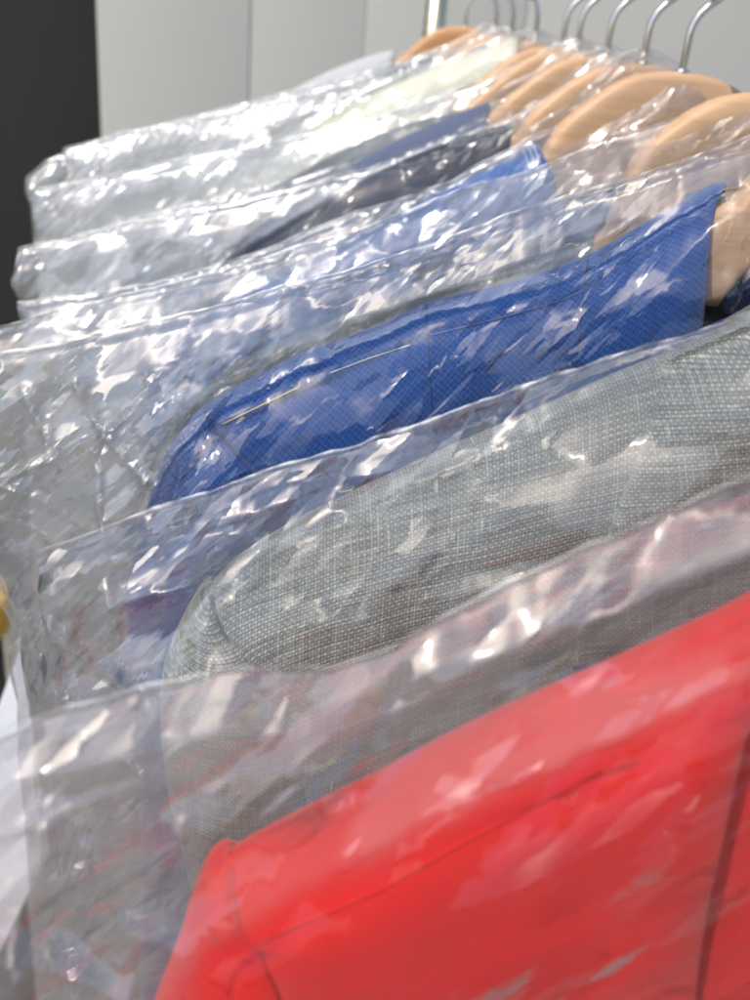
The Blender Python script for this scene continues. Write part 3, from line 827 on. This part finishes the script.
build_bag(J11, "clear plastic bag with a pointed corner over the rearmost grey jacket",
    [(25, 178), (45, 163), (62, 156), (125, 138), (250, 106), (350, 82), (430, 55), (490, 33)],
    [(25, 178), (30, 215), (36, 260)], F5, M_seam, nc=110, nr=55, amp=.0044, seed=11, size=.045)
build_bag(J12, "clear plastic bag over the dark slate jacket",
    [(70, 152), (125, 135), (250, 102), (350, 77), (430, 52), (475, 32)],
    [(70, 152), (72, 180), (74, 220)], F5, M_seam, nc=100, nr=50, amp=.004, seed=12, size=.05)

# ------------------------------------------------------------------ rack
rack = empty('clothes_rack', (XH, .6, FLOOR)); tag(rack, "steel clothes rack whose upright post stands behind the last hanger", 'clothes rack')
M_post = mat_metal('rack_steel', (.86, .83, .62), .24)
ZR = ZH + .056 + .0232 - .0126
v, f = tube([(XH, y, ZR) for y in np.linspace(-.35, 1.27, 12)], .0108, 24); mesh_obj('rail', v, f, M_post, rack)
for y in (-.35, 1.285):
    v, f = tube([(XH, y, z) for z in np.linspace(FLOOR + .04, ZR + .012, 10)], .0135, 24); mesh_obj('post', v, f, M_post, rack)
    v, f = tube([(XH + x, y, FLOOR + .03) for x in np.linspace(-.25, .25, 8)], .012, 20); mesh_obj('foot', v, f, M_post, rack)

# ------------------------------------------------------------------ background
M_wall = mat_plain('painted_panel', (.52, .52, .495), rough=.55, var=.05, scale=2.5, bump=.05)
M_dark = mat_plain('charcoal_panel', (.022, .0245, .023), rough=.6, var=.25, scale=3, bump=.1)
M_gap = mat_plain('panel_gap', (.48, .48, .455), rough=.7)
WY = 2.1
wall = empty('panel_wall', (0.6, WY, FLOOR)); tag(wall, "pale grey panelled wall behind the rack", 'wall')
def wx(u, v, y): return at(u, v, y).x
xs = [wx(98, 60, WY), wx(250, 45, WY), wx(364, 45, WY), wx(527, 10, WY), wx(560, 10, WY) + .5, 2.6]
for k, (a, b) in enumerate(zip(xs, xs[1:])):
    v, f = box(a + .0005, b - .0005, WY + (.002 if k % 2 else 0), WY + .04, FLOOR, 1.6, .0015)
    mesh_obj('wall_panel', v, f, M_wall, wall)
v, f = box(xs[0] + .01, 2.58, WY + .041, WY + .06, FLOOR, 1.58); mesh_obj('backing_board', v, f, M_gap, wall)
dw = empty('dark_door', (-1, WY + .3, FLOOR)); tag(dw, "charcoal dark door standing beside the pale panelled wall", 'door')
v, f = box(-3.2, xs[0] + .25, WY + .25, WY + .30, FLOOR, 1.6, .004); mesh_obj('leaf', v, f, M_dark, dw)
v, f = box(-1.2, -1.1, WY + .235, WY + .2495, -.5, -.3, .004); mesh_obj('handle', v, f, M_post, dw)

M_ground = mat_plain('paving', (.155, .15, .138), rough=.85, var=.5, scale=8, bump=.5)
v = [(-60, -60, FLOOR), (60, -60, FLOOR), (60, 60, FLOOR), (-60, 60, FLOOR)]
g = mesh_obj('ground', v, [(0, 1, 2, 3)], M_ground, smooth=False); g['kind'] = 'structure'

# yellow tub and white board low beyond the bags, seen only in a sliver
c = at(-14, 597, .86)
M_yellow = mat_plain('yellow_plastic', (.80, .45, .01), rough=.4, var=.05)
tub = empty('waste_bin', (c.x, c.y, FLOOR)); tag(tub, "dark bin with a yellow lid peeping past the edge of the blue jacket's bag", 'bin')
def ring(cx, cy, z, rx, ry, n=36): return [(cx + rx * math.cos(2 * math.pi * k / n), cy + ry * math.sin(2 * math.pi * k / n), z) for k in range(n)]
def lathe(cx, cy, prof, n=36, ry=1.0):
    V = []; Fc = []
    for (r, z) in prof: V += ring(cx, cy, z, r, r * ry, n)
    for i in range(len(prof) - 1):
        for k in range(n):
            a, b = i * n + k, i * n + (k + 1) % n; Fc.append((a, b, b + n, a + n))
    Fc.append(tuple(range(n))[::-1]); Fc.append(tuple(range((len(prof) - 1) * n, len(prof) * n)))
    return V, Fc

# ------------------------------------------------------------------ light
SUN_EL, SUN_AZ = 56, 228          # degrees; azimuth clockwise from +Y
el, az = math.radians(SUN_EL), math.radians(SUN_AZ)
sd = Vector((math.sin(az) * math.cos(el), math.cos(az) * math.cos(el), math.sin(el)))
L = bpy.data.lights.new('sun', 'SUN'); L.energy = 3.4; L.angle = math.radians(.53); L.color = (1, .96, .90)
lo = bpy.data.objects.new('sun', L); col.objects.link(lo)
lo.rotation_euler = (-sd).to_track_quat('-Z', 'Y').to_euler(); lo.location = sd * 5
w = bpy.data.worlds.new("World"); sc.world = w; w.use_nodes = True
nt = w.node_tree; bg = nt.nodes['Background']
sky = nt.nodes.new('ShaderNodeTexSky'); sky.sky_type = 'NISHITA'; sky.sun_disc = False
sky.sun_elevation = el; sky.sun_rotation = az; sky.air_density = 1.0; sky.dust_density = 3.5
nt.links.new(sky.outputs[0], bg.inputs[0]); bg.inputs[1].default_value = .135

# tub built last so its place can be tuned
v, f = lathe(c.x - .03, c.y, [(.03, FLOOR), (.035, FLOOR + .01), (.040, c.z - .0365), (.03, c.z - .036)])
mesh_obj('body', v, f, M_dark, tub)
v, f = lathe(c.x - .03, c.y, [(.046, c.z - .036), (.050, c.z - .034), (.053, c.z), (.049, c.z + .006), (.03, c.z + .012), (.01, c.z + .014)])
mesh_obj('lid', v, f, M_yellow, tub)
M_sheet = mat_plain('white_board', (.55, .57, .63), rough=.6, var=.03)
brd = [at(20, 648, .62), at(50, 850, .56), at(-20, 990, .52), at(-90, 990, .52), at(-12, 735, .62)]
nb = 5; bb = []
for p in brd: bb.append(p)
for p in brd: bb.append(p + Vector((0, .006, -.004)))
mesh_obj('foam_board', bb, [tuple(range(nb)), tuple(range(2 * nb - 1, nb - 1, -1))] + [(k, k + nb, (k + 1) % nb + nb, (k + 1) % nb) for k in range(nb)], M_sheet, smooth=False)
tag(bpy.data.objects['foam_board'], "white board with a slanting edge low beneath the hanging bags", 'board')

# ------------------------------------------------------------------ render settings
sc.render.engine = 'CYCLES'
sc.cycles.transparent_max_bounces = 96; sc.cycles.max_bounces = 6; sc.cycles.glossy_bounces = 3
sc.cycles.diffuse_bounces = 2; sc.cycles.transmission_bounces = 4; sc.cycles.use_denoising = True
sc.cycles.sample_clamp_indirect = 3; sc.cycles.sample_clamp_direct = 3
sc.cycles.use_adaptive_sampling = True; sc.cycles.adaptive_threshold = .03
sc.view_settings.view_transform = 'Standard'; sc.view_settings.look = 'None'; sc.view_settings.exposure = .03; sc.view_settings.gamma = 1
